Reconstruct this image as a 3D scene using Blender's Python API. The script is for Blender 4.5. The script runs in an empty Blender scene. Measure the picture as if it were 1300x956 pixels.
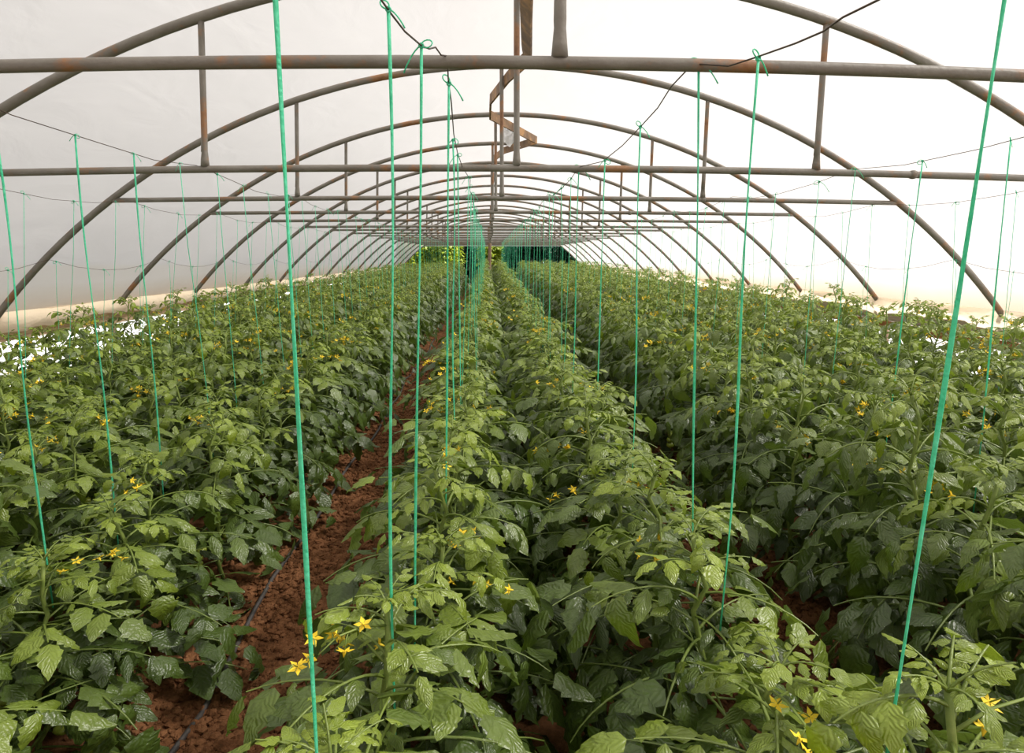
import bpy, math, random
import numpy as np
from mathutils import Vector, Matrix

random.seed(7)
rng = np.random.default_rng(7)
C = bpy.context.scene.collection
scene = bpy.context.scene
PI = math.pi

# ------------------------------------------------------------------ camera
F, VX, VY, CAM_Z = 850.0, 620.1, 324.7, 1.5
PITCH = math.atan((433 - VY) / F)
YAW = math.atan((VX - 650) / F * math.cos(PITCH))       # tunnel axis is +Y


def project(X, Y, Z):
    """world point (arrays allowed) -> pixel in the 1300 x 956 frame"""
    Z = Z - CAM_Z
    xr = X * math.cos(YAW) + Y * math.sin(YAW)
    yr = -X * math.sin(YAW) + Y * math.cos(YAW)
    d = yr * math.cos(PITCH) - Z * math.sin(PITCH)
    u = Z * math.cos(PITCH) + yr * math.sin(PITCH)
    return 650 + F * xr / d, 433 - F * u / d, d


def at(px, py, Y):
    """pixel + distance along the tunnel -> world point"""
    a, b = (px - 650) / F, (433 - py) / F
    yr = math.cos(PITCH) + b * math.sin(PITCH)
    zr = -math.sin(PITCH) + b * math.cos(PITCH)
    x = a * math.cos(YAW) - yr * math.sin(YAW)
    y = a * math.sin(YAW) + yr * math.cos(YAW)
    t = Y / y
    return Vector((x * t, Y, CAM_Z + zr * t))


cam_d = bpy.data.cameras.new('camera')
cam_d.sensor_width = 36.0
cam_d.sensor_fit = 'HORIZONTAL'
cam_d.lens = F / 1300 * 36
cam_d.shift_y = -(478 - 433) / 1300
cam_d.clip_end = 300
cam_d.clip_start = 0.05
cam = bpy.data.objects.new('camera', cam_d)
cam.location = (0, 0, CAM_Z)
cam.rotation_euler = (PI / 2 - PITCH, 0, YAW)
C.objects.link(cam)
scene.camera = cam


# ------------------------------------------------------------------ materials
def mat(name):
    m = bpy.data.materials.new(name)
    m.use_nodes = True
    nt = m.node_tree
    nt.nodes.clear()
    return m, nt.nodes, nt.links


def N(nodes, kind, **kw):
    n = nodes.new(kind)
    for k, v in kw.items():
        if k in n.inputs.keys():
            n.inputs[k].default_value = v
        else:
            setattr(n, k, v)
    return n


def ramp(nodes, stops):
    r = nodes.new('ShaderNodeValToRGB')
    e = r.color_ramp.elements
    while len(e) < len(stops):
        e.new(0.5)
    for i, (p, c) in enumerate(stops):
        e[i].position = p
        e[i].color = (*c, 1)
    return r


def srgb(r, g, b):
    f = lambda c: (c / 255 / 12.92) if c / 255 <= 0.04045 else ((c / 255 + 0.055) / 1.055) ** 2.4
    return (f(r), f(g), f(b))


def noise_mat(name, stops, scale, rough=0.8, detail=6, bump=0.0, bscale=None, stretch=(1, 1, 1), spec=0.3, metallic=0.0, coords='Object'):
    m, n, l = mat(name)
    out = N(n, 'ShaderNodeOutputMaterial')
    p = N(n, 'ShaderNodeBsdfPrincipled')
    p.inputs['Roughness'].default_value = rough
    p.inputs['Metallic'].default_value = metallic
    p.inputs['Specular IOR Level'].default_value = spec
    tc = N(n, 'ShaderNodeTexCoord')
    mp = N(n, 'ShaderNodeMapping')
    mp.inputs['Scale'].default_value = stretch
    l.new(tc.outputs[coords], mp.inputs['Vector'])
    nz = N(n, 'ShaderNodeTexNoise', Scale=scale, Detail=detail, Roughness=0.65)
    l.new(mp.outputs[0], nz.inputs['Vector'])
    r = ramp(n, stops)
    l.new(nz.outputs[0], r.inputs[0])
    l.new(r.outputs[0], p.inputs['Base Color'])
    if bump:
        nb = N(n, 'ShaderNodeTexNoise', Scale=bscale or scale * 3, Detail=8)
        l.new(mp.outputs[0], nb.inputs['Vector'])
        b = N(n, 'ShaderNodeBump', Strength=bump, Distance=0.02)
        l.new(nb.outputs[0], b.inputs['Height'])
        l.new(b.outputs[0], p.inputs['Normal'])
    l.new(p.outputs[0], out.inputs[0])
    return m


M = {}
M['pipe'] = noise_mat('rusty_grey_pipe', [(0.30, srgb(138, 133, 124)), (0.53, srgb(120, 113, 103)), (0.61, srgb(150, 108, 72)), (0.72, srgb(112, 74, 46))],
                      3.4, rough=0.5, detail=9, bump=0.15, bscale=60, stretch=(1, 1, 1), spec=0.5, metallic=0.0)
M['wire'] = noise_mat('dark_wire', [(0.3, srgb(58, 52, 48)), (0.7, srgb(92, 70, 52))], 20, rough=0.5)
M['board'] = noise_mat('weathered_board', [(0.3, srgb(148, 138, 128)), (0.5, srgb(172, 160, 146)), (0.7, srgb(122, 112, 102))], 4, rough=0.85, bump=0.4, bscale=30, stretch=(6, 0.5, 6))
M['board_brown'] = noise_mat('brown_board', [(0.3, srgb(142, 92, 56)), (0.55, srgb(168, 116, 74)), (0.75, srgb(110, 68, 42))], 4, rough=0.85, bump=0.4, bscale=30, stretch=(6, 0.5, 6))
M['board_tan'] = noise_mat('tan_board', [(0.3, srgb(178, 148, 118)), (0.55, srgb(196, 170, 140)), (0.75, srgb(150, 120, 92))], 4, rough=0.85, bump=0.4, bscale=30, stretch=(6, 0.5, 6))
M['strip'] = noise_mat('brown_strip', [(0.3, srgb(92, 70, 52)), (0.5, srgb(128, 100, 72)), (0.62, srgb(176, 132, 84)), (0.8, srgb(96, 70, 50))], 5, rough=0.6, bump=0.2)
M['post'] = noise_mat('post_bark', [(0.3, srgb(160, 134, 112)), (0.7, srgb(120, 98, 80))], 8, rough=0.9, bump=0.5, stretch=(3, 3, .4))
M['hose'] = noise_mat('drip_hose', [(0.35, srgb(48, 46, 46)), (0.7, srgb(92, 86, 82))], 14, rough=0.5, spec=0.5)
M['soil'] = noise_mat('red_brown_soil', [(0.25, srgb(70, 45, 28)), (0.45, srgb(104, 69, 44)), (0.6, srgb(136, 94, 64)), (0.8, srgb(84, 55, 35))],
                      14, rough=0.95, detail=10, bump=0.5, bscale=90, spec=0.1)
M['sheet'] = noise_mat('white_ground_sheet', [(0.3, (0.80, 0.79, 0.78)), (0.7, (0.90, 0.89, 0.89))], 3, rough=0.6, bump=0.7, bscale=5)
M['meadow'] = noise_mat('outdoor_ground', [(0.3, srgb(112, 110, 102)), (0.7, srgb(124, 120, 112))], 0.6, rough=0.95)


def film_mat(name, tint, hem=None, wrinkle=1.0, clear=0.0):
    m, n, l = mat(name)
    out = N(n, 'ShaderNodeOutputMaterial')
    tc = N(n, 'ShaderNodeTexCoord')
    mp = N(n, 'ShaderNodeMapping')
    mp.inputs['Scale'].default_value = (0.9, 0.45, 0.9)
    l.new(tc.outputs['Object'], mp.inputs['Vector'])
    nz = N(n, 'ShaderNodeTexNoise', Scale=1.6, Detail=6, Roughness=0.6, Distortion=0.6)
    l.new(mp.outputs[0], nz.inputs['Vector'])
    lo = tuple(c * 0.95 for c in tint)
    r = ramp(n, [(0.3, lo), (0.65, tint)])
    l.new(nz.outputs[0], r.inputs[0])
    col = r.outputs[0]
    if hem:
        # the lowest band of the sheet is stained beige by dust and age
        g = N(n, 'ShaderNodeNewGeometry')
        sx = N(n, 'ShaderNodeSeparateXYZ')
        l.new(g.outputs['Position'], sx.inputs[0])
        ad = N(n, 'ShaderNodeMath', operation='MULTIPLY_ADD')
        l.new(nz.outputs[0], ad.inputs[0])
        ad.inputs[1].default_value = 0.10
        l.new(sx.outputs['Z'], ad.inputs[2])
        mr = N(n, 'ShaderNodeMapRange')
        mr.inputs['From Min'].default_value = 1.10
        mr.inputs['From Max'].default_value = 1.32
        mr.inputs['To Min'].default_value = 0.75
        mr.inputs['To Max'].default_value = 0.0
        l.new(ad.outputs[0], mr.inputs['Value'])
        mx = N(n, 'ShaderNodeMix', data_type='RGBA')
        l.new(mr.outputs[0], mx.inputs[0])
        l.new(col, mx.inputs[6])
        mx.inputs[7].default_value = (*hem, 1)
        col = mx.outputs[2]
    nb = N(n, 'ShaderNodeTexNoise', Scale=3.2, Detail=5, Distortion=1.2)
    l.new(mp.outputs[0], nb.inputs['Vector'])
    b = N(n, 'ShaderNodeBump', Strength=0.35 * wrinkle, Distance=0.05)
    l.new(nb.outputs[0], b.inputs['Height'])
    d = N(n, 'ShaderNodeBsdfDiffuse')
    t = N(n, 'ShaderNodeBsdfTranslucent')
    for s in (d, t):
        l.new(col, s.inputs['Color'])
        l.new(b.outputs[0], s.inputs['Normal'])
    mix = N(n, 'ShaderNodeMixShader')
    mix.inputs[0].default_value = 0.62
    l.new(d.outputs[0], mix.inputs[1])
    l.new(t.outputs[0], mix.inputs[2])
    gl = N(n, 'ShaderNodeBsdfGlossy', Roughness=0.45)
    m2 = N(n, 'ShaderNodeMixShader')
    m2.inputs[0].default_value = 0.03
    l.new(mix.outputs[0], m2.inputs[1])
    l.new(gl.outputs[0], m2.inputs[2])
    tr = N(n, 'ShaderNodeBsdfTransparent')
    tr.inputs['Color'].default_value = (1.0, 0.98, 0.95, 1)
    m3 = N(n, 'ShaderNodeMixShader')
    m3.inputs[0].default_value = clear
    l.new(m2.outputs[0], m3.inputs[1])
    l.new(tr.outputs[0], m3.inputs[2])
    l.new(m3.outputs[0], out.inputs[0])
    return m


M['film'] = film_mat('milky_film', (0.66, 0.635, 0.625), hem=tuple(c * 0.85 for c in srgb(205, 176, 138)), wrinkle=0.5, clear=0.3)
M['film_end'] = film_mat('milky_film_gable', (0.92, 0.91, 0.92))
M['hem'] = film_mat('dusty_film_hem', srgb(238, 220, 192), wrinkle=2.5)


def leaf_mat(name, old, mid, young, under, trans=0.28, rough=0.42):
    m, n, l = mat(name)
    out = N(n, 'ShaderNodeOutputMaterial')
    at_ = N(n, 'ShaderNodeAttribute', attribute_name='age')
    r = ramp(n, [(0.0, old), (0.5, mid), (1.0, young)])
    l.new(at_.outputs['Fac'], r.inputs[0])
    tc = N(n, 'ShaderNodeTexCoord')
    nz = N(n, 'ShaderNodeTexNoise', Scale=22.0, Detail=4)
    l.new(tc.outputs['Object'], nz.inputs['Vector'])
    hs = N(n, 'ShaderNodeHueSaturation')
    mr = N(n, 'ShaderNodeMapRange')
    mr.inputs['To Min'].default_value = 0.72
    mr.inputs['To Max'].default_value = 1.28
    l.new(nz.outputs[0], mr.inputs['Value'])
    l.new(mr.outputs[0], hs.inputs['Value'])
    l.new(r.outputs[0], hs.inputs['Color'])
    geo = N(n, 'ShaderNodeNewGeometry')
    mx = N(n, 'ShaderNodeMix', data_type='RGBA')
    mu = N(n, 'ShaderNodeMath', operation='MULTIPLY')
    l.new(geo.outputs['Backfacing'], mu.inputs[0])
    mu.inputs[1].default_value = 0.55
    l.new(mu.outputs[0], mx.inputs[0])
    l.new(hs.outputs[0], mx.inputs[6])
    mx.inputs[7].default_value = (*under, 1)
    # veins from the leaflet's own coordinates
    uv = N(n, 'ShaderNodeUVMap')
    sp = N(n, 'ShaderNodeSeparateXYZ')
    l.new(uv.outputs[0], sp.inputs[0])
    ab = N(n, 'ShaderNodeMath', operation='ABSOLUTE')
    l.new(sp.outputs['X'], ab.inputs[0])
    ml = N(n, 'ShaderNodeMath', operation='MULTIPLY_ADD')
    l.new(ab.outputs[0], ml.inputs[0])
    ml.inputs[1].default_value = -0.35
    l.new(sp.outputs['Y'], ml.inputs[2])
    m3 = N(n, 'ShaderNodeMath', operation='MULTIPLY')
    l.new(ml.outputs[0], m3.inputs[0])
    m3.inputs[1].default_value = 42.0
    sn = N(n, 'ShaderNodeMath', operation='SINE')
    l.new(m3.outputs[0], sn.inputs[0])
    nb = N(n, 'ShaderNodeTexNoise', Scale=90.0, Detail=3)
    l.new(tc.outputs['Object'], nb.inputs['Vector'])
    sm = N(n, 'ShaderNodeMath', operation='MULTIPLY_ADD')
    l.new(sn.outputs[0], sm.inputs[0])
    sm.inputs[1].default_value = 0.16
    l.new(nb.outputs[0], sm.inputs[2])
    bp = N(n, 'ShaderNodeBump', Strength=0.55, Distance=0.006)
    l.new(sm.outputs[0], bp.inputs['Height'])
    p = N(n, 'ShaderNodeBsdfPrincipled')
    p.inputs['Roughness'].default_value = rough
    p.inputs['Specular IOR Level'].default_value = 0.75
    l.new(mx.outputs[2], p.inputs['Base Color'])
    l.new(bp.outputs[0], p.inputs['Normal'])
    t = N(n, 'ShaderNodeBsdfTranslucent')
    g2 = N(n, 'ShaderNodeHueSaturation', Saturation=1.15, Value=1.25)
    l.new(mx.outputs[2], g2.inputs['Color'])
    l.new(g2.outputs[0], t.inputs['Color'])
    ms = N(n, 'ShaderNodeMixShader')
    ms.inputs[0].default_value = trans
    l.new(p.outputs[0], ms.inputs[1])
    l.new(t.outputs[0], ms.inputs[2])
    l.new(ms.outputs[0], out.inputs[0])
    return m


M['leaf'] = leaf_mat('tomato_leaf', srgb(54, 74, 28), srgb(87, 107, 40), srgb(144, 163, 54), srgb(112, 130, 72), rough=0.36)
M['stem'] = noise_mat('tomato_stem', [(0.3, srgb(104, 124, 54)), (0.7, srgb(136, 150, 78))], 30, rough=0.55, coords='Object')
M['petal'] = noise_mat('yellow_petal', [(0.3, srgb(240, 200, 40)), (0.7, srgb(252, 224, 70))], 30, rough=0.6)
M['fruit'] = noise_mat('green_tomato', [(0.3, srgb(120, 140, 50)), (0.7, srgb(168, 178, 70))], 12, rough=0.25, spec=0.5)
M['twine'] = noise_mat('green_twine', [(0.3, srgb(70, 214, 164)), (0.7, srgb(126, 238, 200))], 40, rough=0.45, spec=0.4, bump=0.3, bscale=160)
_nt = M['twine'].node_tree
_pr = next(n for n in _nt.nodes if n.type == 'BSDF_PRINCIPLED')
_ou = next(n for n in _nt.nodes if n.type == 'OUTPUT_MATERIAL')
_tl = _nt.nodes.new('ShaderNodeBsdfTranslucent')
_nt.links.new(_pr.inputs['Base Color'].links[0].from_socket, _tl.inputs['Color'])
_mx = _nt.nodes.new('ShaderNodeMixShader')
_mx.inputs[0].default_value = 0.4
_nt.links.new(_pr.outputs[0], _mx.inputs[1])
_nt.links.new(_tl.outputs[0], _mx.inputs[2])
_nt.links.new(_mx.outputs[0], _ou.inputs[0])
M['bush_bright'] = leaf_mat('bright_bush_leaf', srgb(126, 146, 36), srgb(154, 172, 48), srgb(184, 196, 70), srgb(130, 150, 70), trans=0.3)
M['bush_dark'] = leaf_mat('dark_bush_leaf', srgb(16, 40, 26), srgb(20, 52, 32), srgb(30, 66, 40), srgb(26, 50, 36), trans=0.1)
M['bark'] = noise_mat('bark', [(0.3, srgb(80, 62, 46)), (0.7, srgb(58, 44, 34))], 10, rough=0.9)


# ------------------------------------------------------------------ mesh helper
class MB:
    def __init__(s):
        s.v, s.f, s.uv, s.age = [], [], [], []

    def add(s, v, f, uv=None, age=0.5):
        b = len(s.v)
        s.v += [tuple(x) for x in v]
        s.f += [tuple(i + b for i in q) for q in f]
        s.uv += list(uv) if uv is not None else [(0, 0)] * len(v)
        s.age += [age] * len(v) if np.isscalar(age) else list(age)

    def box(s, lo, hi):
        (a, b, c), (d, e, g) = lo, hi
        s.add([(a, b, c), (d, b, c), (d, e, c), (a, e, c), (a, b, g), (d, b, g), (d, e, g), (a, e, g)],
              [(0, 3, 2, 1), (4, 5, 6, 7), (0, 1, 5, 4), (1, 2, 6, 5), (2, 3, 7, 6), (3, 0, 4, 7)])

    def tube(s, pts, r, n=8, caps=True, flat=None, twist=0.0, age=0.5):
        """tube along pts; r scalar or list; flat = (wide, thick) factors for an oval section turning by twist per step"""
        pts = [Vector(p) for p in pts]
        rs = [r] * len(pts) if np.isscalar(r) else list(r)
        t0 = (pts[1] - pts[0]).normalized()
        up = Vector((0, 0, 1)) if abs(t0.z) < 0.9 else Vector((0, 1, 0))
        side = t0.cross(up).normalized()
        v = []
        for i, p in enumerate(pts):
            a, b = pts[max(i - 1, 0)], pts[min(i + 1, len(pts) - 1)]
            t = (b - a).normalized()
            side = (side - t * side.dot(t)).normalized()
            up = side.cross(t)
            for k in range(n):
                an = 2 * PI * k / n
                x, y = math.cos(an), math.sin(an)
                if flat:
                    x, y = x * flat[0], y * flat[1]
                    tw = twist * i
                    x, y = x * math.cos(tw) - y * math.sin(tw), x * math.sin(tw) + y * math.cos(tw)
                v.append(p + (side * x + up * y) * rs[i])
        f = [(i * n + k, i * n + (k + 1) % n, (i + 1) * n + (k + 1) % n, (i + 1) * n + k) for i in range(len(pts) - 1) for k in range(n)]
        if caps:
            f.append(tuple(range(n - 1, -1, -1)))
            f.append(tuple((len(pts) - 1) * n + k for k in range(n)))
        s.add(v, f, age=age)

    def build(s, name, m, parent=None, smooth=True):
        me = bpy.data.meshes.new(name)
        me.from_pydata(s.v, [], s.f)
        fill(me, m, np.array(s.uv, 'f'), np.array(s.age, 'f'), smooth)
        return link(name, me, parent)


def fill(me, m, uv, age, smooth):
    if m.name.endswith('leaf'):
        at_ = me.attributes.new('age', 'FLOAT', 'POINT')
        at_.data.foreach_set('value', age)
        l = me.uv_layers.new(name='UVMap')
        idx = np.empty(len(me.loops), 'i')
        me.loops.foreach_get('vertex_index', idx)
        l.data.foreach_set('uv', uv[idx].ravel())
    me.materials.append(m)
    me.polygons.foreach_set('use_smooth', [smooth] * len(me.polygons))
    me.update()


def link(name, me, parent=None):
    o = bpy.data.objects.new(name, me)
    C.objects.link(o)
    if parent is not None:
        o.parent = parent
    return o


def tag(o, label=None, cat=None, group=None, kind=None):
    for k, v in (('label', label), ('category', cat), ('group', group), ('kind', kind)):
        if v:
            o[k] = v
    return o


def thing(name, label, cat, loc=(0, 0, 0), group=None):
    o = bpy.data.objects.new(name, None)
    o.empty_display_size = 0.1
    o.location = loc
    C.objects.link(o)
    return tag(o, label, cat, group)


ORD = ['first', 'second', 'third', 'fourth', 'fifth', 'sixth', 'seventh', 'eighth', 'ninth', 'tenth', 'eleventh', 'twelfth', 'thirteenth', 'fourteenth',
       'fifteenth', 'sixteenth', 'seventeenth', 'eighteenth', 'nineteenth', 'twentieth']
ORD += ['twenty-' + o for o in ORD[:9]] + ['thirtieth'] + ['thirty-' + o for o in ORD[:9]] + ['fortieth'] + ['forty-' + o for o in ORD[:9]]
ORD += ['fiftieth'] + ['fifty-' + o for o in ORD[:9]]

# ------------------------------------------------------------------ tunnel dimensions
XC, W, Z_BASE, Z_CROWN, Z_TIE = 0.19, 4.09, CAM_Z - 0.505, CAM_Z + 1.455, CAM_Z + 0.482
RISE = Z_CROWN - Z_BASE
R = (W * W + RISE * RISE) / (2 * RISE)
TH = math.asin(W / R)
STEP, NT = 1.8, 17
Y_END = STEP * NT


def arc(th, r=R):
    return XC + r * math.sin(th), Z_CROWN - R + r * math.cos(th)


def arc_z(x):
    return Z_CROWN - R + math.sqrt(R * R - (x - XC) ** 2)


# ------------------------------------------------------------------ film roof
def film():
    mb = MB()
    rr = R + 0.03
    nth, ys = 72, np.arange(-4.0, Y_END + 0.31, 0.15)
    for j, y in enumerate(ys):
        ph = (y / STEP) % 1.0
        sag = 0.020 * math.sin(PI * ph) ** 2                      # slack between two hoops
        for i in range(nth + 1):
            th = (TH - 0.009) * (2 * i / nth - 1)
            w = 0.004 * math.sin(9 * th + 2.1 * y) * math.sin(PI * ph) + 0.003 * math.sin(23 * th - 1.3 * y) * math.sin(PI * ph)
            x, z = arc(th, rr - sag + w)
            mb.v.append((x, y, z))
            mb.uv.append((0, 0))
            mb.age.append(0)
    n = nth + 1
    mb.f = [(j * n + i, j * n + i + 1, (j + 1) * n + i + 1, (j + 1) * n + i) for j in range(len(ys) - 1) for i in range(nth)]
    tag(mb.build('ceiling', M['film']), kind='structure')
    # gable sheet above the last tie bar, at the far end
    mb = MB()
    tz = Z_TIE - 0.02
    th_t = math.acos((tz - (Z_CROWN - R)) / rr)
    k = 40
    for i in range(k + 1):
        x, z = arc(-th_t + 2 * th_t * i / k, rr)
        yy = Y_END + 0.05 + 0.02 * math.sin(i * 1.7)
        mb.add([(x, yy, tz - 0.03), (x, yy + 0.01, z)], [])
    mb.f = [(2 * i, 2 * i + 2, 2 * i + 3, 2 * i + 1) for i in range(k)]
    tag(mb.build('wall_back', M['film_end']), kind='structure')
    # unseen end sheet added behind the viewer to cut fill light, down to the ground
    mb = MB()
    k = 40
    for i in range(k + 1):
        th = -TH + 2 * TH * i / k
        x, z = arc(th, rr)
        yy = -4.0 + 0.02 * math.sin(i * 1.7)
        mb.add([(x, yy, -0.05), (x, yy, z)], [])
    mb.f = [(2 * i, 2 * i + 2, 2 * i + 3, 2 * i + 1) for i in range(k)]
    tag(mb.build('wall_front_unseen', M['film_end']), kind='structure')
    # hem of the sheet folded over the base boards, one each side
    for side in (-1, 1):
        mb = MB()
        ys = np.arange(-4.0, Y_END + 0.01, 0.12)
        prof = 7
        for j, y in enumerate(ys):
            w = 0.02 * math.sin(y * 3.1 + side) + 0.014 * math.sin(y * 7.7) + 0.01 * math.sin(y * 17.3)
            for q in range(prof):
                t = q / (prof - 1)
                z = Z_BASE + 0.055 - 0.15 * t + w * t
                out = 0.014 + 0.035 * math.sin(PI * t) * (1 + 0.5 * math.sin(y * 5.3 + 3 * t)) + 0.01 * math.sin(y * 11 + t * 9)
                mb.add([(XC + side * (W - 0.005 - out), y, z)], [])
        mb.f = [(j * prof + q, j * prof + q + 1, (j + 1) * prof + q + 1, (j + 1) * prof + q) for j in range(len(ys) - 1) for q in range(prof - 1)]
        tag(mb.build('trim_%d' % (1 if side < 0 else 2), M['hem']), kind='structure')


film()

# base boards
for side, nm in ((-1, (3, 4)), (1, (5, 6))):
    for row, (zt, zb, mname) in enumerate(((Z_BASE - 0.07, Z_BASE - 0.19, 'board_tan' if side < 0 else 'board'), (Z_BASE - 0.20, Z_BASE - 0.28, 'board_brown'))):
        if side < 0 and row:
            continue
        mb = MB()
        y = -4.0
        while y < Y_END:
            L = 3.6
            dz = random.uniform(-0.012, 0.012)
            off = random.uniform(0, 0.012)
            x0 = XC + side * (W + 0.03 + off)
            lo, hi = min(x0, x0 + side * 0.025), max(x0, x0 + side * 0.025)
            mb.box((lo, y + 0.004, zb + dz), (hi, min(y + L, Y_END), zt + dz))
            y += L
        tag(mb.build('trim_%d' % nm[row], M[mname], smooth=False), kind='structure')

# ------------------------------------------------------------------ trusses: arch + tie bar + struts + king post
TIE_DZ = {0: 0.012, 1: -0.026, 2: -0.029, 3: -0.025, 4: -0.017, 5: -0.018}
TIE_BOW = {0: 0.0125, 1: 0.0052, 2: 0.003, 3: 0.002}


def tie_z(i, x):
    return Z_TIE + TIE_DZ.get(i, 0.0) - TIE_BOW.get(i, 0.0015) * (x - 0.1) ** 2


def truss(i):
    y = STEP * (i + 1)
    where = ['nearest to the viewer, its tie bar crossing the top of the picture',
             'second from the front',
             'third from the front'][i] if i < 3 else ORD[i] + ' from the front'
    lab = ('rusty pipe truss nearest the front, only tie bar and king post in view' if i == 0 else
           'rusty grey pipe arch truss with tie bar, %s of the tunnel' % where.replace(' of the tunnel', '')) if i < NT - 1 else \
        'rusty pipe arch truss at the far end, under the end film'
    t = thing('arch_truss', lab, 'truss', (0, y, 0), 'arch trusses of the tunnel')
    mb = MB()
    n = 56 if i < 6 else 36
    jit = random.uniform(-0.012, 0.012)
    pts = [(arc(-TH + 2 * TH * k / n)[0], 0, arc(-TH + 2 * TH * k / n)[1] + jit * math.sin(PI * k / n)) for k in range(n + 1)]
    mb.tube(pts, 0.0255, 12 if i < 6 else 8)
    mb.build('arch', M['pipe'], t)
    # tie bar
    zt = Z_TIE
    xl = XC - math.sqrt(R * R - (tie_z(i, -3.1) - (Z_CROWN - R)) ** 2) + 0.01
    xr = XC + math.sqrt(R * R - (tie_z(i, 3.4) - (Z_CROWN - R)) ** 2) - 0.01
    mb = MB()
    rt = 0.0165 if i == 0 else 0.0185
    k = 30
    mb.tube([(xl + (xr - xl) * q / k, 0, tie_z(i, xl + (xr - xl) * q / k)) for q in range(k + 1)], rt, 14 if i < 4 else 8)
    # sleeve where two lengths are joined
    xs = {0: 2.6, 1: 2.26, 2: 1.7}.get(i, 1.2 + 0.5 * math.sin(i * 2.3))
    mb.tube([(xs + q * 0.012, 0, tie_z(i, xs)) for q in range(4)], [rt * 1.05, rt * 1.28, rt * 1.28, rt * 1.05], 14 if i < 4 else 8)
    mb.build('tie_bar', M['pipe'], t)
    kx = [0.186, 0.15, 0.108, 0.08][i] if i < 4 else 0.075 + 0.02 * math.sin(i)
    for nm, x, lean, rs in (('strut', -1.48 + 0.02 * math.sin(i * 1.9), 0.02, 0.0155), ('strut', 1.74 + 0.03 * math.cos(i * 1.3), 0.012, 0.0155), ('king_post', kx, 0.0, 0.0155)):
        z0, z1 = tie_z(i, x) + rt * 0.7, arc_z(x + lean) - 0.02
        mb = MB()
        q = 10
        hz = z1 - z0
        pts, rad = [], []
        for a in range(q + 1):
            s = a / q
            pts.append((x + lean * s, 0, z0 + hz * s))
            rad.append(rs * (1.0 + (0.45 * max(0, 1 - s / 0.12) if nm == 'king_post' or i > 0 else 0)))
        # flattened foot: extra rings close to the tie bar
        pts[1:1] = [(x, 0, z0 + 0.035), (x, 0, z0 + 0.075)]
        rad[1:1] = [rs * 1.25, rs * 1.02]
        pts.sort(key=lambda p: p[2])
        mb.tube(pts, rad, 12 if i < 4 else 8)
        mb.build(nm, M['pipe'], t)
    for sd in (-1, 1):
        mb = MB()
        xb = XC + sd * (W + 0.09)
        mb.tube([(xb, 0, -0.05), (xb + 0.008, 0, 0.5), (xb, 0, Z_BASE + 0.02)], [0.042, 0.04, 0.036], 9)
        mb.build('foot_post', M['post'], t)['label'] = 'brown wooden foot post'


for i in range(NT):
    truss(i)

# ------------------------------------------------------------------ bent strip along the ridge, scrap of film, post at the far end
def ribbon(pts, h, th):
    mb = MB()
    pts = [Vector(p) for p in pts]
    fine = []
    for a in range(len(pts) - 1):
        p0, p1, p2, p3 = pts[max(a - 1, 0)], pts[a], pts[a + 1], pts[min(a + 2, len(pts) - 1)]
        for s in np.linspace(0, 1, 7)[:-1]:
            s = float(s)
            q = 0.5 * ((2 * p1) + (p2 - p0) * s * 0.5 + (2 * p0 - 5 * p1 + 4 * p2 - p3) * 0 + (p2 - p1) * 2 * (3 * s * s - 2 * s ** 3) - (p2 - p0) * s * 0.5)
            fine.append(q)
    fine.append(pts[-1])
    v = []
    for i, p in enumerate(fine):
        t = (fine[min(i + 1, len(fine) - 1)] - fine[max(i - 1, 0)]).normalized()
        hz = t.cross(Vector((0, 0, 1))).normalized()
        vt = hz.cross(t)
        a = 0.75 * min(1.0, max(0.0, (5.2 - p.y) / 0.6))
        sd = (hz * math.cos(a) + vt * math.sin(a)) * th / 2
        up = (vt * math.cos(a) - hz * math.sin(a)) * h / 2
        v += [p - sd - up, p + sd - up, p + sd + up, p - sd + up]
    f = [(4 * i + k, 4 * i + (k + 1) % 4, 4 * i + 4 + (k + 1) % 4, 4 * i + 4 + k) for i in range(len(fine) - 1) for k in range(4)]
    f += [(3, 2, 1, 0), tuple(4 * (len(fine) - 1) + k for k in range(4))]
    mb.add(v, f)
    return mb


path = [(0.16, 1.0, Z_CROWN - 0.07), (0.18, 3.2, Z_CROWN - 0.07)]
path += [at(*q) for q in ((668, 20, 3.9), (669, 74, 4.75), (645, 98, 5.3), (623, 126, 5.95), (622, 146, 6.6), (681, 178, 8.1), (640, 191, 8.9), (627, 201, 9.6), (629, 216, 10.9), (626, 232, 13.0))]
path += [(0.12, 17, Z_CROWN - 0.1), (0.14, Y_END - 0.2, Z_CROWN - 0.08)]
rb = ribbon(path, 0.085, 0.016).build('ridge_strip', M['strip'], smooth=False)
tag(rb, 'brown warped strip zigzagging along the ridge below the film', 'strip')

mb = MB()
c0 = at(648, 172, 7.9)
g = 9
for a in range(g):
    for b in range(g):
        u, w = a / (g - 1) - 0.5, b / (g - 1) - 0.5
        mb.add([c0 + Vector((u * 0.20 + 0.02 * math.sin(9 * w), 0.05 * math.sin(7 * u + 5 * w) + 0.03 * math.sin(13 * w), w * 0.2 + 0.03 * math.sin(11 * u)))], [])
mb.f = [(a * g + b, a * g + b + 1, (a + 1) * g + b + 1, (a + 1) * g + b) for a in range(g - 1) for b in range(g - 1)]
tag(mb.build('film_scrap', M['film_end']), 'crumpled white scrap of film hanging beside the bent ridge strip', 'scrap')

mb = MB()
px = at(621.5, 320, 26.0).x
mb.tube([(px + 0.012 * math.sin(k * 1.3), 26.0, 0.0 + k * 0.29) for k in range(10)], [0.075 - 0.0015 * k for k in range(10)], 10)
tag(mb.build('wooden_post', M['post']), 'brown round wooden post standing near the far end opening', 'post')

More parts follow.
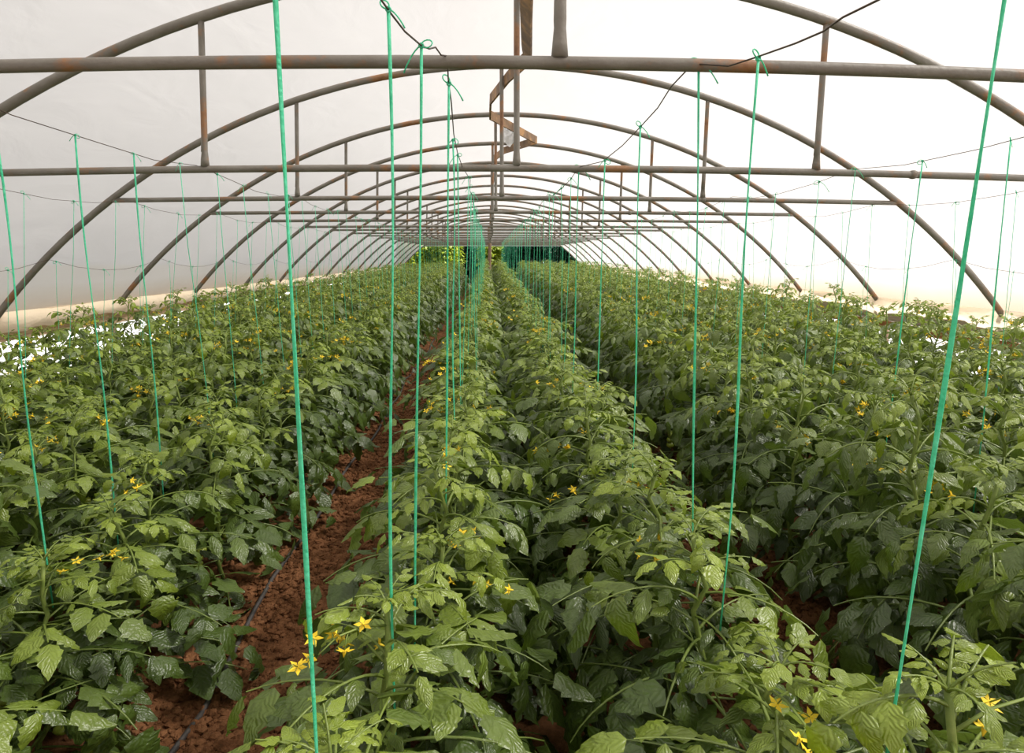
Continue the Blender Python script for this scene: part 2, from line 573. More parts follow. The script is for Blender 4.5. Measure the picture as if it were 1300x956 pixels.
# ------------------------------------------------------------------ ground
def soil_h(x, y):
    h = 0.012 * np.sin(3.1 * x + 1.7 * y) * np.sin(2.3 * y) + 0.01 * np.sin(11 * x + 3 * y) * np.sin(9.1 * y - 4 * x) + 0.006 * np.sin(31 * x - 7 * y) * np.sin(27 * y + 11 * x)
    bed = np.clip(np.minimum(np.abs(x + 0.8), np.abs(x - 1.03)) / 0.4, 0, 1)
    return h + 0.05 * (bed ** 2) - 0.02


xs = np.concatenate([np.arange(-4.35, -1.4, 0.12), np.arange(-1.4, 1.6, 0.02), np.arange(1.6, 4.75, 0.12)])
ys = np.concatenate([np.arange(-4, 1.4, 0.2), np.arange(1.4, 8, 0.025), np.arange(8, Y_END + 0.2, 0.12)])
gx, gy = np.meshgrid(xs, ys)
gz = soil_h(gx, gy) + rng.normal(0, 0.004, gx.shape) * (np.abs(gx) < 1.6)
mb = MB()
mb.v = np.stack([gx, gy, gz], -1).reshape(-1, 3).tolist()
mb.uv = [(0, 0)] * len(mb.v)
mb.age = [0] * len(mb.v)
nx = len(xs)
mb.f = [(j * nx + i, j * nx + i + 1, (j + 1) * nx + i + 1, (j + 1) * nx + i) for j in range(len(ys) - 1) for i in range(nx - 1)]
tag(mb.build('floor', M['soil']), kind='structure')

ico = [(0, 0, 1)] + [(0.894 * math.cos(a), 0.894 * math.sin(a), 0.447) for a in np.arange(5) * 2 * PI / 5] + \
      [(0.894 * math.cos(a + PI / 5), 0.894 * math.sin(a + PI / 5), -0.447) for a in np.arange(5) * 2 * PI / 5] + [(0, 0, -1)]
icof = [(0, 1 + k, 1 + (k + 1) % 5) for k in range(5)] + [(1 + k, 6 + k, 1 + (k + 1) % 5) for k in range(5)] + \
       [(1 + (k + 1) % 5, 6 + k, 6 + (k + 1) % 5) for k in range(5)] + [(11, 6 + (k + 1) % 5, 6 + k) for k in range(5)]
ico = np.array(ico)
mb = MB()
for _ in range(32000):
    if random.random() < 0.62:
        x = random.gauss(-0.78, 0.2)
    else:
        x = random.gauss(1.05, 0.22)
    y = 1.5 + 7.5 * random.random() ** 1.9
    s = 0.004 + 0.019 * random.random() ** 2.6
    v = ico * s * rng.uniform(0.65, 1.25, (12, 1)) * np.array([1, 1, 0.75])
    v = v + np.array([x, y, float(soil_h(np.array(x), np.array(y))) + s * 0.25])
    mb.add(v.tolist(), icof)
tag(mb.build('soil_clods', M['soil'], smooth=False), 'loose crumbs of red brown soil scattered along the aisles', 'soil', kind='stuff')

# drip hose on the aisle's left edge
mb = MB()
pts = []
for k in range(90):
    y = 1.2 + 0.3 * k
    x = -0.985 + 0.018 * math.sin(y * 1.3) + 0.012 * math.sin(y * 3.7)
    pts.append((x, y, float(soil_h(np.array(x), np.array(y))) + 0.014 + 0.006 * math.sin(y * 5)))
mb.tube(pts, 0.0095, 8)
tag(mb.build('drip_hose', M['hose']), 'dark grey drip hose lying along the left edge of the bare soil aisle', 'hose')

# white sheet on the ground outside, each side, seen through the gap below the base boards
for side, nm in ((-1, 'ground_left'), (1, 'ground_right')):
    mb = MB()
    xs_ = [W + 0.14 + 0.25 * k for k in range(24)]
    ys_ = np.arange(-6, Y_END + 8, 0.3)
    for y in ys_:
        for x in xs_:
            mb.add([(XC + side * x, float(y), 0.05 + 0.06 * math.sin(2.7 * y + 3 * x) * math.sin(4.1 * x - y) + 0.035 * (x - W))], [])
    n = len(xs_)
    mb.f = [(j * n + i, j * n + i + 1, (j + 1) * n + i + 1, (j + 1) * n + i) for j in range(len(ys_) - 1) for i in range(n - 1)]
    tag(mb.build(nm, M['sheet']), kind='structure')
mb = MB()
mb.add([(-90, -30, -0.12), (90, -30, -0.12), (90, 120, -0.12), (-90, 120, -0.12)], [(0, 1, 2, 3)])
tag(mb.build('ground_outside', M['meadow']), kind='structure')


# ------------------------------------------------------------------ tomato plants
def rot(ax, an):
    return np.array(Matrix.Rotation(an, 3, ax))


def leaflet(L, Wd, segs, fold, curl, rs):
    """one toothed leaflet, base at the origin, pointing +Y, face up"""
    v, uv = [], []
    for k in range(segs + 1):
        t = k / segs
        w = Wd * (2.95 * t ** 0.6 * (1 - t) ** 1.12 if 0 < t < 1 else 0.0)
        if segs > 4 and 0 < k < segs:
            w *= 1.10 if k % 2 else 0.88
        y = L * t
        z = -curl * L * t * t
        yy = y - 0.25 * curl * L * t * t
        if k in (0, segs):
            v.append((0, yy, z)); uv.append((0, t))
        else:
            e = w * math.cos(fold)
            h = w * math.sin(fold)
            wav = rs.uniform(-0.2, 0.2) * Wd
            back = -0.10 * L if (segs > 4 and k % 2) else 0
            v += [(-e, yy - back * 0.0 + (0.05 * L if segs > 4 and k % 2 == 0 else -0.02 * L), z - h * 0.7 + wav), (0, yy, z), (e, yy + (0.05 * L if segs > 4 and k % 2 == 0 else -0.02 * L), z - h * 0.7 - wav * 0.6)]
            uv += [(-1, t), (0, t), (1, t)]
    f = [(0, 2, 1), (0, 3, 2)]
    for k in range(1, segs - 1):
        a, b = 1 + 3 * (k - 1), 1 + 3 * k
        f += [(a, a + 1, b + 1, b), (a + 1, a + 2, b + 2, b + 1)]
    a = 1 + 3 * (segs - 2)
    tip = len(v) - 1
    f += [(a, a + 1, tip), (a + 1, a + 2, tip)]
    return np.array(v), f, uv


def compound_leaf(L, segs, rs, up, droop, rach=True):
    """a whole tomato leaf: curved rachis, pairs of leaflets, one at the tip; grows along +Y from the origin"""
    mb = MB()
    n = 8
    p = np.zeros(3)
    pts = [p.copy()]
    ang = up
    tang = []
    for k in range(n):
        tang.append(ang)
        p = p + np.array([0, math.cos(ang), math.sin(ang)]) * L / n
        pts.append(p.copy())
        ang -= droop / n
    tang.append(ang)
    if rach:
        mb.tube([Vector(q) for q in pts], [0.0034 * (1 - 0.7 * k / n) * (L / 0.25) ** 0.5 + 0.0006 for k in range(n + 1)], 4, caps=False, age=0.85)
    base_age = rs.uniform(-0.14, 0.14)

    def put(t, side, size):
        k = min(int(t * n), n - 1)
        fr = t * n - k
        o = pts[k] * (1 - fr) + pts[k + 1] * fr
        a = tang[k]
        v, f, uv = leaflet(size, size * rs.uniform(0.27, 0.37), segs, rs.uniform(0.05, 1.0), rs.uniform(0.05, 0.85), rs)
        v = v + np.array([0, size * 0.12, 0])
        Rm = rot('X', a + rs.uniform(-0.25, 0.2)) @ rot('Z', -side * rs.uniform(0.75, 1.15)) @ rot('X', rs.uniform(-0.55, 0.1)) @ rot('Y', rs.uniform(-0.35, 0.35))
        mb.add((v @ Rm.T + o).tolist(), f, uv, 0.42 + base_age + rs.uniform(-0.1, 0.1))

    for t, sz in ((0.34, 0.25), (0.55, 0.36), (0.78, 0.38)):
        for side in (-1, 1):
            put(t + rs.uniform(-0.03, 0.03), side, L * sz * rs.uniform(0.82, 1.15))
    if segs > 4:
        for t in (0.45, 0.67):
            put(t, rs.choice((-1, 1)), L * 0.13)
    put(0.995, 0.0 + rs.uniform(-0.15, 0.15), L * 0.42)
    return np.array(mb.v), mb.f, mb.uv, np.array(mb.age)


def plant_meshes(seed, segs, nleaf, H=0.9, fruit=False, flower=2):
    rs = random.Random(seed)
    stem, fol = MB(), MB()
    q = 12
    lean = (rs.uniform(-0.05, 0.05), rs.uniform(-0.05, 0.05))
    sp = [Vector((lean[0] * k / q + 0.012 * math.sin(k * 1.9 + seed), lean[1] * k / q + 0.012 * math.cos(k * 2.3 + seed), H * 0.94 * k / q)) for k in range(q + 1)]
    stem.tube(sp, [0.0085 * (1 - 0.45 * k / q) for k in range(q + 1)], 7)

    def on_stem(z):
        t = min(max(z / (H * 0.94), 0), 0.999) * q
        k = int(t)
        return sp[k].lerp(sp[k + 1], t - k)

    az = rs.uniform(0, 6.28)
    for i in range(nleaf):
        s = i / (nleaf - 1)
        z = H * (0.10 + 0.82 * s ** 0.9)
        az += 2.4 + rs.uniform(-0.35, 0.35)
        if s > 0.86:
            L = rs.uniform(0.10, 0.16)
            up, dr = rs.uniform(0.6, 1.15), rs.uniform(0.9, 1.8)
            ag = 0.45
        elif s > 0.62:
            L = rs.uniform(0.19, 0.27)
            up, dr = rs.uniform(0.35, 0.85), rs.uniform(0.9, 1.7)
            ag = 0.18
        else:
            L = rs.uniform(0.25, 0.36)
            up, dr = rs.uniform(0.1, 0.6), rs.uniform(0.7, 1.5)
            ag = -0.1
        v, f, uv, age = compound_leaf(L, segs, rs, up, dr, segs >= 4)
        v = v @ rot('Z', az).T + np.array(on_stem(z))
        v[:, 2] = np.maximum(v[:, 2], 0.03)
        fol.add(v.tolist(), f, uv, np.clip(age + ag, 0, 1))
    # growing tip: a tuft of small upright leaves
    for i in range(5):
        v, f, uv, age = compound_leaf(rs.uniform(0.06, 0.1), max(3, segs - 2), rs, rs.uniform(0.9, 1.4), rs.uniform(0.6, 1.6), segs >= 5)
        v = v @ rot('Z', i * 1.3 + az).T + np.array(sp[-1])
        fol.add(v.tolist(), f, uv, np.clip(age + 0.5, 0, 1))
    fl = []
    for c in range(flower):
        mb, sk = MB(), MB()
        z = H * rs.uniform(0.66, 0.92)
        o = on_stem(z)
        a = rs.uniform(0, 6.28)
        d = Vector((math.cos(a), math.sin(a), 0))
        ax = [o, o + d * 0.05 + Vector((0, 0, 0.025)), o + d * 0.10 + Vector((0, 0, 0.03)), o + d * 0.135 + Vector((0, 0, 0.01))]
        sk.tube(ax, [0.0028, 0.0022, 0.0018, 0.0012], 5)
        for k in range(rs.randint(4, 6)):
            b = ax[1 + k % 3] + d * 0.01 * k
            cpt = b + Vector((rs.uniform(-0.03, 0.03), rs.uniform(-0.03, 0.03), rs.uniform(-0.025, 0.012)))
            sk.tube([b, (b + cpt) / 2 + Vector((0, 0, 0.008)), cpt], 0.0011, 4)
            dirn = (cpt - b).normalized() + Vector((0, 0, -0.4))
            dirn.normalize()
            s1 = dirn.cross(Vector((0.3, 0.2, 1))).normalized()
            s2 = dirn.cross(s1)
            for w in range(5):
                e = s1 * math.cos(w * 1.2566) + s2 * math.sin(w * 1.2566)
                e2 = s1 * math.cos(w * 1.2566 + 1.57) + s2 * math.sin(w * 1.2566 + 1.57)
                tip = cpt + e * 0.016 - dirn * 0.003
                mb.add([cpt, cpt + e * 0.007 + e2 * 0.004 + dirn * 0.002, tip, cpt + e * 0.007 - e2 * 0.004 + dirn * 0.002], [(0, 1, 2, 3)])
            mb.tube([cpt, cpt + dirn * 0.005, cpt + dirn * 0.013], [0.003, 0.003, 0.0006], 5)
        fl.append((mb, sk))
    fr = []
    if fruit:
        for c in range(2):
            mb, ca = MB(), MB()
            z = H * rs.uniform(0.2, 0.45)
            o = on_stem(z)
            a = rs.uniform(0, 6.28)
            d = Vector((math.cos(a), math.sin(a), 0))
            ca.tube([o, o + d * 0.06 + Vector((0, 0, 0.02)), o + d * 0.11, o + d * 0.14 + Vector((0, 0, -0.05))], [0.0034, 0.003, 0.0026, 0.002], 5)
            for k in range(3):
                cp = o + d * (0.10 + 0.02 * k) + Vector((rs.uniform(-0.03, 0.03), rs.uniform(-0.03, 0.03), -0.02 - 0.032 * k))
                rad = rs.uniform(0.017, 0.026)
                nn, mm = 8, 12
                v = []
                for u in range(nn + 1):
                    ph = PI * u / nn
                    for w in range(mm):
                        an = 2 * PI * w / mm
                        rr = rad * math.sin(ph) * (1 + 0.03 * math.cos(5 * an))
                        dip = -0.12 * rad * math.exp(-(ph / 0.5) ** 2)
                        v.append((cp.x + rr * math.cos(an), cp.y + rr * math.sin(an), cp.z + rad * 0.86 * math.cos(ph) + dip))
                mb.add(v, [(u * mm + w, (u + 1) * mm + w, (u + 1) * mm + (w + 1) % mm, u * mm + (w + 1) % mm) for u in range(nn) for w in range(mm)])
                for w in range(5):
                    an = w * 1.2566
                    e = Vector((math.cos(an), math.sin(an), 0))
                    e2 = Vector((-math.sin(an), math.cos(an), 0))
                    top = cp + Vector((0, 0, rad * 0.8))
                    ca.add([top, top + e * rad * 0.5 + e2 * rad * 0.16 + Vector((0, 0, 0.001)), top + e * rad * 1.1 + Vector((0, 0, 0.001)), top + e * rad * 0.5 - e2 * rad * 0.16], [(0, 1, 2, 3)])
            fr.append((mb, ca))
    return stem, fol, fl, fr


def mesh_of(mb, name, m):
    me = bpy.data.meshes.new(name)
    me.from_pydata(mb.v, [], mb.f)
    fill(me, m, np.array(mb.uv, 'f'), np.array(mb.age, 'f'), True)
    return me


class Kind:
    def __init__(s, seed, segs, nleaf, fruit=False, flower=2):
        st, fo, fl, fr = plant_meshes(seed, segs, nleaf, fruit=fruit, flower=flower)
        s.parts = [('stem', mesh_of(st, 'stem', M['stem']), None), ('foliage', mesh_of(fo, 'foliage', M['leaf']), None)]
        for a, b in fl:
            n_green = len(b.f)
            b.add(a.v, a.f)
            me = mesh_of(b, 'flower_cluster', M['stem'])
            me.materials.append(M['petal'])
            for p in me.polygons[n_green:]:
                p.material_index = 1
            s.parts.append(('flower_cluster', me, None))
        for a, b in fr:
            s.parts.append(('fruit_cluster', mesh_of(a, 'fruit_cluster', M['fruit']), ('fruit_stalk', mesh_of(b, 'fruit_stalk', M['stem']))))
        s.flower, s.fruit = bool(fl), bool(fr)
        s.proto = None

    def place(s, loc, rz, sc):
        r = bpy.data.objects.new('tomato_plant', None)
        r.empty_display_size = 0.05
        r.location, r.rotation_euler, r.scale = loc, (random.uniform(-0.05, 0.05), random.uniform(-0.05, 0.05), rz), sc
        C.objects.link(r)
        if s.proto is None:
            s.proto = []
            for nm, me, sub in s.parts:
                o = link(nm, me, r)
                so = link(sub[0], sub[1], o) if sub else None
                s.proto.append((o, so))
        else:
            for o, so in s.proto:
                c = o.copy()
                C.objects.link(c)
                c.parent = r
                if so:
                    d = so.copy()
                    C.objects.link(d)
                    d.parent = c
        return r


NEAR = [Kind(11 + k, 9, 30, fruit=(k in (1, 4)), flower=(2, 1, 2, 0, 1, 2, 0, 1)[k]) for k in range(8)]
MIDK = [Kind(41 + k, 5, 30, flower=(1, 2, 0, 1, 2)[k]) for k in range(5)]
FAR = []
for k in range(5):
    st, fo, _, _ = plant_meshes(71 + k, 3, 28, flower=0)
    FAR.append((np.array(fo.v), fo.f, np.array(fo.uv), np.array(fo.age)))

ROWS = [(-3.6, 'row at the left wall'), (-3.05, 'second row from left wall'), (-2.45, 'third row from left wall'),
        (-1.85, 'second row left of bare aisle'), (-1.28, 'row beside the bare aisle'),
        (-0.13, 'left row of middle bed'), (0.46, 'right row of middle bed'),
        (1.42, 'first row right of middle bed'), (2.02, 'second row right of middle bed'), (2.64, 'third row from right wall'),
        (3.22, 'second row from right wall'), (3.82, 'row at the right wall')]


def height(ri, y):
    s = min(max((y - 1.5) / 22.0, 0), 1)
    if ri in (5, 6):
        return 0.84 + 0.42 * s
    if ri == 4:
        return 0.74 + 0.16 * min(max((y - 2) / 4, 0), 1) + 0.3 * s
    if ri in (0, 11):
        return (0.98 if ri == 0 else 1.08) + 0.12 * s
    if ri < 4:
        return 0.86 + 0.1 * min(max((y - 2) / 4, 0), 1) + 0.18 * s
    return 1.02 + 0.2 * s


cand = []
random.seed(21)
for ri, (rx, nm) in enumerate(ROWS):
    y = (0.86 if ri in (5, 6) else 0.6) + random.uniform(0, 0.2)
    while y < Y_END - 0.3:
        x = rx + random.gauss(0, 0.035)
        if ri == 5:
            x = rx - 0.10 * max(0, 1 - (y - 0.85) / 1.3) + random.gauss(0, 0.02)
        if ri == 6:
            x = rx + 0.12 * max(0, 1 - (y - 0.85) / 1.6) + random.gauss(0, 0.02)
        h = height(ri, y) * random.uniform(0.9, 1.1)
        # in the frame at all?
        ok = False
        for dx, z in ((0, h), (-0.3, h * 0.8), (0.3, h * 0.8), (-0.3, 0.3), (0.3, 0.3), (0, 0.2)):
            u, v, d = project(x + dx, y, z)
            if d > 0.2 and -5 < u < 1305 and 0 < v < 960:
                ok = True
        cand.append([ri, x, y, h, ok])
        y += 0.37 + random.uniform(-0.03, 0.03)

shown = sorted([c for c in cand if c[4]], key=lambda c: math.hypot(c[1], c[2]))
near, rest = shown[:300], shown[300:]
extra = [c for c in cand if not c[4] and c[2] > 0.3 and math.hypot(c[1], c[2]) > 1.1]
counts = {}
plants = []
for c in sorted(near, key=lambda c: c[2]):
    ri, x, y, h, _ = c
    k = counts.get(ri, 0)
    counts[ri] = k + 1
    dist = math.hypot(x, y)
    pool = NEAR if dist < 5.5 else MIDK
    kd = random.choice(pool)
    if ri in (3, 4) and y < 3.4:
        kd = NEAR[(1, 4, 6)[k % 3]]
    wd = random.uniform(1.18, 1.34) if ri in (5, 6) else random.uniform(1.05, 1.24)
    o = kd.place((x, y, 0.0), random.uniform(0, 6.28), (wd, wd, h / 0.9))
    look = 'fruiting tomato plant' if kd.fruit else ('yellow-flowered tomato plant' if kd.flower else 'leafy tomato plant')
    tag(o, '%s, %s from the front, %s' % (look, ORD[k], ROWS[ri][1]), 'plant', 'tomato plants in rows')
    plants.append(o)

random.seed(33)
V, Fc, U, A = [], [], [], []
off = 0
for c in rest + extra:
    ri, x, y, h, _ = c
    v, f, uv, age = FAR[random.randrange(5)]
    a = random.uniform(0, 6.28)
    w = random.uniform(1.05, 1.2)
    v = (v * np.array([w, w, h / 0.9])) @ rot('Z', a).T + np.array([x, y, 0])
    V.append(v)
    Fc += [tuple(i + off for i in q) for q in f]
    U.append(uv)
    A.append(np.clip(age + random.uniform(-0.08, 0.12), 0, 1))
    off += len(v)
me = bpy.data.meshes.new('tomato_foliage')
me.from_pydata(np.concatenate(V).tolist(), [], Fc)
fill(me, M['leaf'], np.concatenate(U).astype('f'), np.concatenate(A).astype('f'), True)
tag(link('tomato_foliage', me), 'dense mass of tomato foliage filling the far half of the tunnel', 'foliage', kind='stuff')

# ------------------------------------------------------------------ wires under the tie bars
ZW = Z_TIE + 0.02


def wire_run(x_of, z_off=0.0, y0=0.2):
    """a wire laid over the tie bars, sagging a little between them"""
    pts = []
    for i in range(-1, NT):
        y = STEP * (i + 1)
        for s in (0, 0.25, 0.5, 0.75):
            yy = y + s * STEP
            if yy > Y_END or yy < y0:
                continue
            x = x_of(yy)
            zt = (tie_z(max(i, 0), x) * (1 - s) + tie_z(min(i + 1, NT - 1), x) * s) + 0.022
            sag = -0.05 * 4 * s * (1 - s) * (1 if i >= 0 else 0.4)
            pts.append(Vector((x + 0.01 * math.sin(yy * 5.1), yy, zt + sag + z_off + 0.006 * math.sin(yy * 9.7))))
    return pts


def wire_at(pts, y):
    for a, b in zip(pts, pts[1:]):
        if a.y <= y <= b.y and b.y > a.y:
            return a.lerp(b, (y - a.y) / (b.y - a.y))
    return (pts[0] if y < pts[0].y else pts[-1]).copy()


wires = {}
L_pts = [at(330, -190, 0.85), at(440, -60, 1.1), at(484, 0, 1.28), at(497, 18, 1.34), at(514, 40, 1.45), at(535, 58, 1.6), at(545, 62, 1.66), at(553, 60, 1.7), at(560, 70, 1.76), at(568, 71, 1.80),
         at(569, 100, 1.95), at(573, 130, 2.2), at(576, 170, 2.7), at(581, 195, 3.2), at(587, 212, 3.6)]
R_pts = [at(1420, -170, 0.75), at(1115, 0, 1.15), at(1070, 22, 1.25), at(1045, 40, 1.32), at(1010, 55, 1.42), at(962, 72, 1.6), at(925, 84, 1.72), at(880, 81, 1.8),
         at(873, 88, 1.86), at(852, 110, 2.05), at(835, 137, 2.3), at(814, 160, 2.6), at(790, 185, 3.0), at(765, 205, 3.3), at(735, 212, 3.6)]
far_l = [p for p in wire_run(lambda y: -0.125 - 0.012 * math.sin(y)) if p.y > 3.7]
far_r = [p for p in wire_run(lambda y: 0.47 - 0.01 * math.cos(y)) if p.y > 3.7]
wires['mid_l'] = (L_pts + far_l, 5, ROWS[5][1])
wires['mid_r'] = (R_pts + far_r, 6, ROWS[6][1])
wires['l1'] = (wire_run(lambda y: -1.5, 0.0, 1.6), 4, ROWS[4][1])
wires['l2'] = (wire_run(lambda y: -2.8, -0.03, 3.0), 1, ROWS[1][1])
wires['r1'] = (wire_run(lambda y: 1.95, 0.0, 1.8), 8, ROWS[8][1])
wires['r2'] = (wire_run(lambda y: 3.16, -0.03, 3.0), 10, ROWS[10][1])


def low_wire(side):
    z = CAM_Z - 0.03
    th = math.acos((z - (Z_CROWN - R)) / R)
    x = XC + side * (R * math.sin(th) - 0.03)
    pts = []
    for i in range(1, NT):
        y = STEP * i
        for s in (0, 0.2, 0.4, 0.6, 0.8):
            pts.append(Vector((x, y + s * STEP, z - 0.10 * 4 * s * (1 - s))))
    pts.append(Vector((x, Y_END, z)))
    return pts


wires['l3'] = (low_wire(-1), 0, ROWS[0][1])
wires['r3'] = (low_wire(1), 11, ROWS[11][1])
for k, (pts, ri, nm) in wires.items():
    mb = MB()
    mb.tube(pts, 0.0021 if k.startswith('mid') else 0.0016, 6)
    tag(mb.build('support_wire', M['wire']), 'thin dark wire strung lengthwise above the %s' % nm, 'wire', 'support wires along the tunnel')


# ------------------------------------------------------------------ green twines
def twine_mesh(top, bot, wob, near):
    mb = MB()
    n = 14 if near else 4
    d = bot - top
    pts = [top + d * (k / n) + Vector((wob * math.sin(2.2 * k / n * PI), wob * 0.5 * math.sin(3.1 * k / n * PI), 0)) for k in range(n + 1)]
    mb.tube(pts, 0.0033 if near else 0.0019, 8 if near else 4, flat=(1.05, 0.6) if near else None, twist=0.35)
    return mb


def knot_mesh(style, rs, loop=0.035, tail=0.09):
    """knot around the wire with a loop of twine and a loose end, at the origin"""
    mb = MB()
    mb.tube([(0.0065 * math.cos(a), 0.004 * math.sin(a * 0.5), 0.0065 * math.sin(a)) for a in np.linspace(0, 4.4 * PI, 22)], 0.0032, 6)
    a0 = rs.uniform(-0.6, 0.9)
    sx = rs.choice((-1, 1))
    lp = []
    for t in np.linspace(0, 1, 13):
        an = 2 * PI * t
        u = loop * (1 - math.cos(an)) * 0.5
        w = loop * 0.35 * math.sin(an)
        lp.append((-sx * (u * math.cos(a0) - w * math.sin(a0)), 0.004 * math.sin(an), u * math.sin(a0) + w * math.cos(a0) + 0.004))
    mb.tube(lp, 0.0024, 6)
    tl = [(sx * tail * t * 0.75, 0.01 * t, 0.002 - tail * (0.25 * t + 0.6 * t * t)) for t in np.linspace(0, 1, 7)]
    mb.tube(tl, [0.003, 0.0026, 0.0024, 0.0024, 0.0024, 0.0024, 0.0028], 6)
    return mb


krs = random.Random(3)
KN = [mesh_of(knot_mesh(0, krs, krs.uniform(0.025, 0.05), krs.uniform(0.05, 0.13)), 'knot', M['twine']) for _ in range(6)]
kn_proto = None
tw_n = {}


def add_twine(wk, top, bot, near, parts=True, special=None):
    global kn_proto
    nm = wires[wk][2]
    k = tw_n.get(wk, 0)
    tw_n[wk] = k + 1
    mb = twine_mesh(top, bot, random.uniform(-0.006, 0.006), near)
    o = mb.build('twine', M['twine'])
    tag(o, special or 'green twine, %s from the front, hanging above the %s' % (ORD[k], nm), 'twine', 'green twines hanging from the wires')
    if parts:
        me_ = KN[(k * 5 + len(wk)) % 6]
        if kn_proto is None:
            kn_proto = link('knot', me_, o)
            c = kn_proto
        else:
            c = kn_proto.copy()
            c.data = me_
            C.objects.link(c)
            c.parent = o
        c.location = top
        c.rotation_euler = (0, 0, random.uniform(-0.5, 0.5) + (PI if random.random() < .3 else 0))
        ks = random.uniform(0.6, 0.9) if near and wk.startswith('mid') else random.uniform(0.4, 0.75)
        c.scale = (ks, ks, ks)
    return o


# the near twines of the two middle rows, where the photograph shows them
for wk, top, bot in (
        ('mid_l', at(340, -176, 0.85), at(405, 1010, 0.85)),
        ('mid_l', at(493, 12, 1.32), at(501, 960, 1.32)),
        ('mid_l', at(535, 58, 1.6), at(526, 870, 1.6)),
        ('mid_l', at(570, 106, 1.98), at(566, 660, 2.0)),
        ('mid_l', at(575, 178, 2.75), at(577, 560, 2.7)),
        ('mid_l', at(581, 197, 3.2), at(585, 520, 3.2)),
        ('mid_r', at(1290, -95, 0.87), at(1126, 960, 0.86)),
        ('mid_r', at(963, 74, 1.6), at(916, 800, 1.55)),
        ('mid_r', at(887, 80, 1.8), at(879, 740, 1.8)),
        ('mid_r', at(813, 161, 2.6), at(803, 610, 2.5)),
        ('mid_r', at(768, 204, 3.25), at(757, 540, 3.2)),
        ('mid_r', at(735, 212, 3.6), at(727, 500, 3.6))):
    add_twine(wk, top, bot, True)

total = 12
plan = []
for wk, y0, gap in (('l1', 2.13, 0.43), ('r1', 2.53, 0.50), ('mid_l', 3.95, 0.40), ('mid_r', 4.0, 0.41), ('l2', 4.2, 0.5), ('r2', 4.0, 0.5), ('l3', 4.9, 0.62), ('r3', 4.8, 0.62)):
    y = y0
    while y < Y_END - 0.6:
        plan.append((wk, y + random.uniform(-0.05, 0.05)))
        y += gap * (1.0 if y < 12 else 1.35)
plan = [p for p in plan if True]
plan.sort(key=lambda p: p[1])
plan = plan[:288]
for wk, y in plan:
    pts, ri, _ = wires[wk]
    top = wire_at(pts, y)
    u, v, d = project(*top)
    bx = top.x + (ROWS[ri][0] - top.x) * 0.5 + random.uniform(-0.05, 0.05)
    if wk in ('l1', 'r1'):
        bx = top.x + (0.06 if wk == 'l1' else -0.06) + random.uniform(-0.02, 0.02)
    bot = Vector((bx, y + random.uniform(-0.06, 0.06), height(ri, y) * 0.45))
    u2, v2, d2 = project(*bot)
    if max(u, u2) < -4 or min(u, u2) > 1304:
        continue
    add_twine(wk, top, bot, y < 3.4, parts=y < 12)

# ------------------------------------------------------------------ bushes beyond the open far end
def bush(x, y, h, w, m, label, seed, n=2200, group=None):
    rs = random.Random(seed)
    t = thing('bush', label, 'bush', (x, y, 0), group)
    st = MB()
    for k in range(5):
        a = rs.uniform(0, 6.28)
        st.tube([(0, 0, -0.03), (0.15 * w * math.cos(a), 0.15 * w * math.sin(a), h * 0.4), (0.33 * w * math.cos(a), 0.33 * w * math.sin(a), h * 0.85)], [0.03, 0.02, 0.008], 6)
    st.build('stem', M['bark'], t)
    fo = MB()
    for k in range(n):
        a, b = rs.uniform(0, 6.28), rs.uniform(-0.2, 1)
        rr = rs.uniform(0.35, 1.0) * (1 + 0.18 * math.sin(3 * a + seed) + 0.12 * math.sin(7 * a))
        cz = h * (0.5 + 0.48 * b * rr)
        rad = w * 0.5 * rr * math.sqrt(max(0.05, 1 - (2 * cz / h - 1) ** 2 * 0.8))
        L = rs.uniform(0.13, 0.24)
        v, f, uv = leaflet(L, L * 0.36, 3, rs.uniform(0, 0.6), rs.uniform(0, 0.5), rs)
        v = v @ (rot('Z', a - PI / 2 + rs.uniform(-0.8, 0.8)) @ rot('X', rs.uniform(-0.9, 0.7)) @ rot('Y', rs.uniform(-0.6, 0.6))).T + np.array([rad * math.cos(a), rad * math.sin(a), max(cz, 0.05)])
        fo.add(v.tolist(), f, uv, rs.uniform(0.1, 0.9))
    fo.build('foliage', m, t)


BX = [(-3.5, 33.2, 2.6, 1.6, 'bush_bright', 'bright green bush outside the far end, leftmost of the row'),
      (-2.05, 32.8, 2.8, 1.5, 'bush_bright', 'bright green bush outside the far end, second from the left'),
      (-0.95, 36.5, 2.7, 1.0, 'bush_dark', 'dark green bush seen through the gap left of the wooden post'),
      (0.1, 35.0, 2.6, 1.4, 'bush_bright', 'bright green bush directly behind the wooden post at the far end'),
      (1.35, 33.5, 2.9, 1.2, 'bush_dark', 'dark green bush outside the far end, just right of the post'),
      (2.65, 33.0, 2.9, 1.2, 'bush_dark', 'dark green bush outside the far end, second from the right'),
      (3.95, 33.0, 2.7, 1.2, 'bush_dark', 'dark green bush outside the far end, rightmost of the row')]
for k, (x, y, h, w, mn, lb) in enumerate(BX):
    bush(x, y, h, w, M[mn], lb, 200 + k, group='bushes beyond the far end')
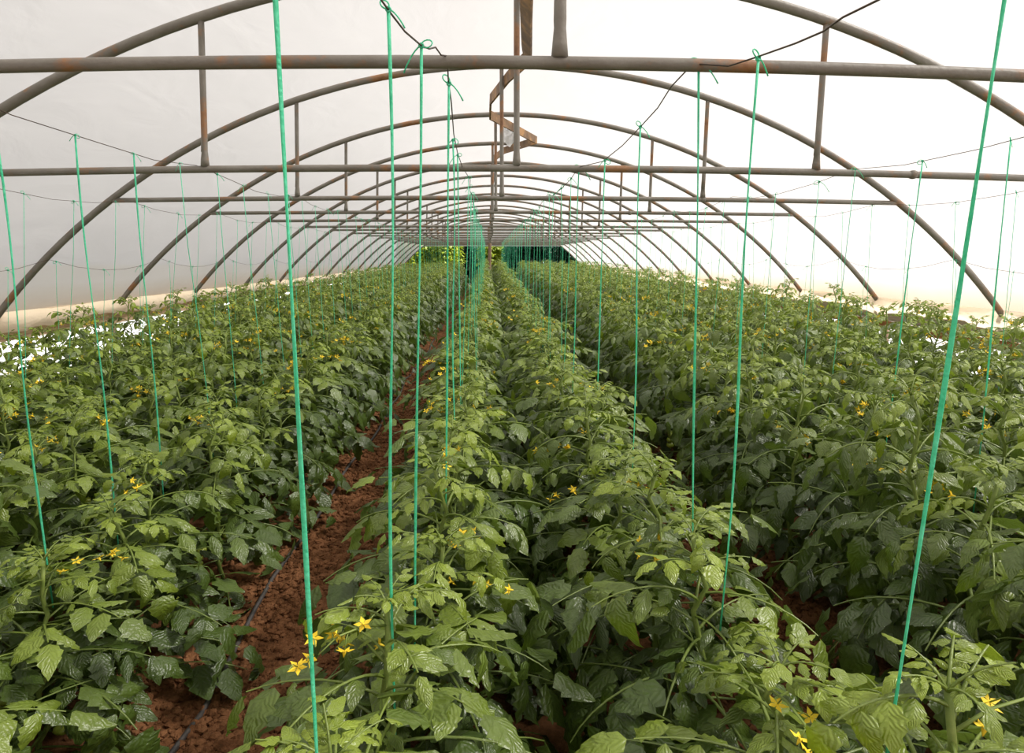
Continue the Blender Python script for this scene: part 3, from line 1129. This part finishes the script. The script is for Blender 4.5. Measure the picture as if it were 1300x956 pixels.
# tall clipped hedge far behind them
mb = MB()
rs = random.Random(5)
for k in range(14000):
    x, z = rs.uniform(-5.4, 5.8), rs.uniform(0, 3.4)
    yy = 41.0 + 0.5 * math.sin(x * 1.7) + rs.uniform(-0.5, 0.8)
    L = rs.uniform(0.25, 0.45)
    v, f, uv = leaflet(L, L * 0.36, 3, rs.uniform(0, 0.6), rs.uniform(0, 0.5), rs)
    v = v @ (rot('Z', PI + rs.uniform(-1.2, 1.2)) @ rot('X', rs.uniform(-0.9, 0.5)) @ rot('Y', rs.uniform(-0.6, 0.6))).T + np.array([x, yy, z])
    mb.add(v.tolist(), f, uv, rs.uniform(0.1, 0.9))
tag(mb.build('hedge_foliage', M['bush_dark']), 'dark hedge foliage closing the view behind the far bushes', 'hedge', kind='stuff')

# ------------------------------------------------------------------ daylight
w = bpy.data.worlds.new('World')
scene.world = w
w.use_nodes = True
nt = w.node_tree
nt.nodes.clear()
o = nt.nodes.new('ShaderNodeOutputWorld')
bg = nt.nodes.new('ShaderNodeBackground')
tc = nt.nodes.new('ShaderNodeTexCoord')
sx = nt.nodes.new('ShaderNodeSeparateXYZ')
rp = ramp(nt.nodes, [(0.0, (0.7, 0.68, 0.66)), (0.49, (0.9, 0.885, 0.87)), (0.5, (0.94, 0.92, 0.91)), (1.0, (0.90, 0.90, 0.90))])
mr = nt.nodes.new('ShaderNodeMapRange')
mr.inputs['From Min'].default_value = -1
nt.links.new(tc.outputs['Generated'], sx.inputs[0])
nt.links.new(sx.outputs['Z'], mr.inputs['Value'])
nt.links.new(mr.outputs[0], rp.inputs[0])
nt.links.new(rp.outputs[0], bg.inputs['Color'])
bg.inputs['Strength'].default_value = 0.68
nt.links.new(bg.outputs[0], o.inputs[0])

sd = bpy.data.lights.new('sun', 'SUN')
sd.energy = 10.0
sd.angle = math.radians(12.0)
sd.color = (1.0, 0.97, 0.93)
so = bpy.data.objects.new('sun', sd)
dirv = Vector((0.64, -0.02, 0.75)).normalized()
so.rotation_euler = dirv.to_track_quat('Z', 'Y').to_euler()
so.location = (20, -8, 30)
C.objects.link(so)

vs = scene.view_settings
vs.view_transform = 'Standard'
vs.look = 'None'
vs.exposure = 0.0
vs.gamma = 1.0
vs.use_curve_mapping = False
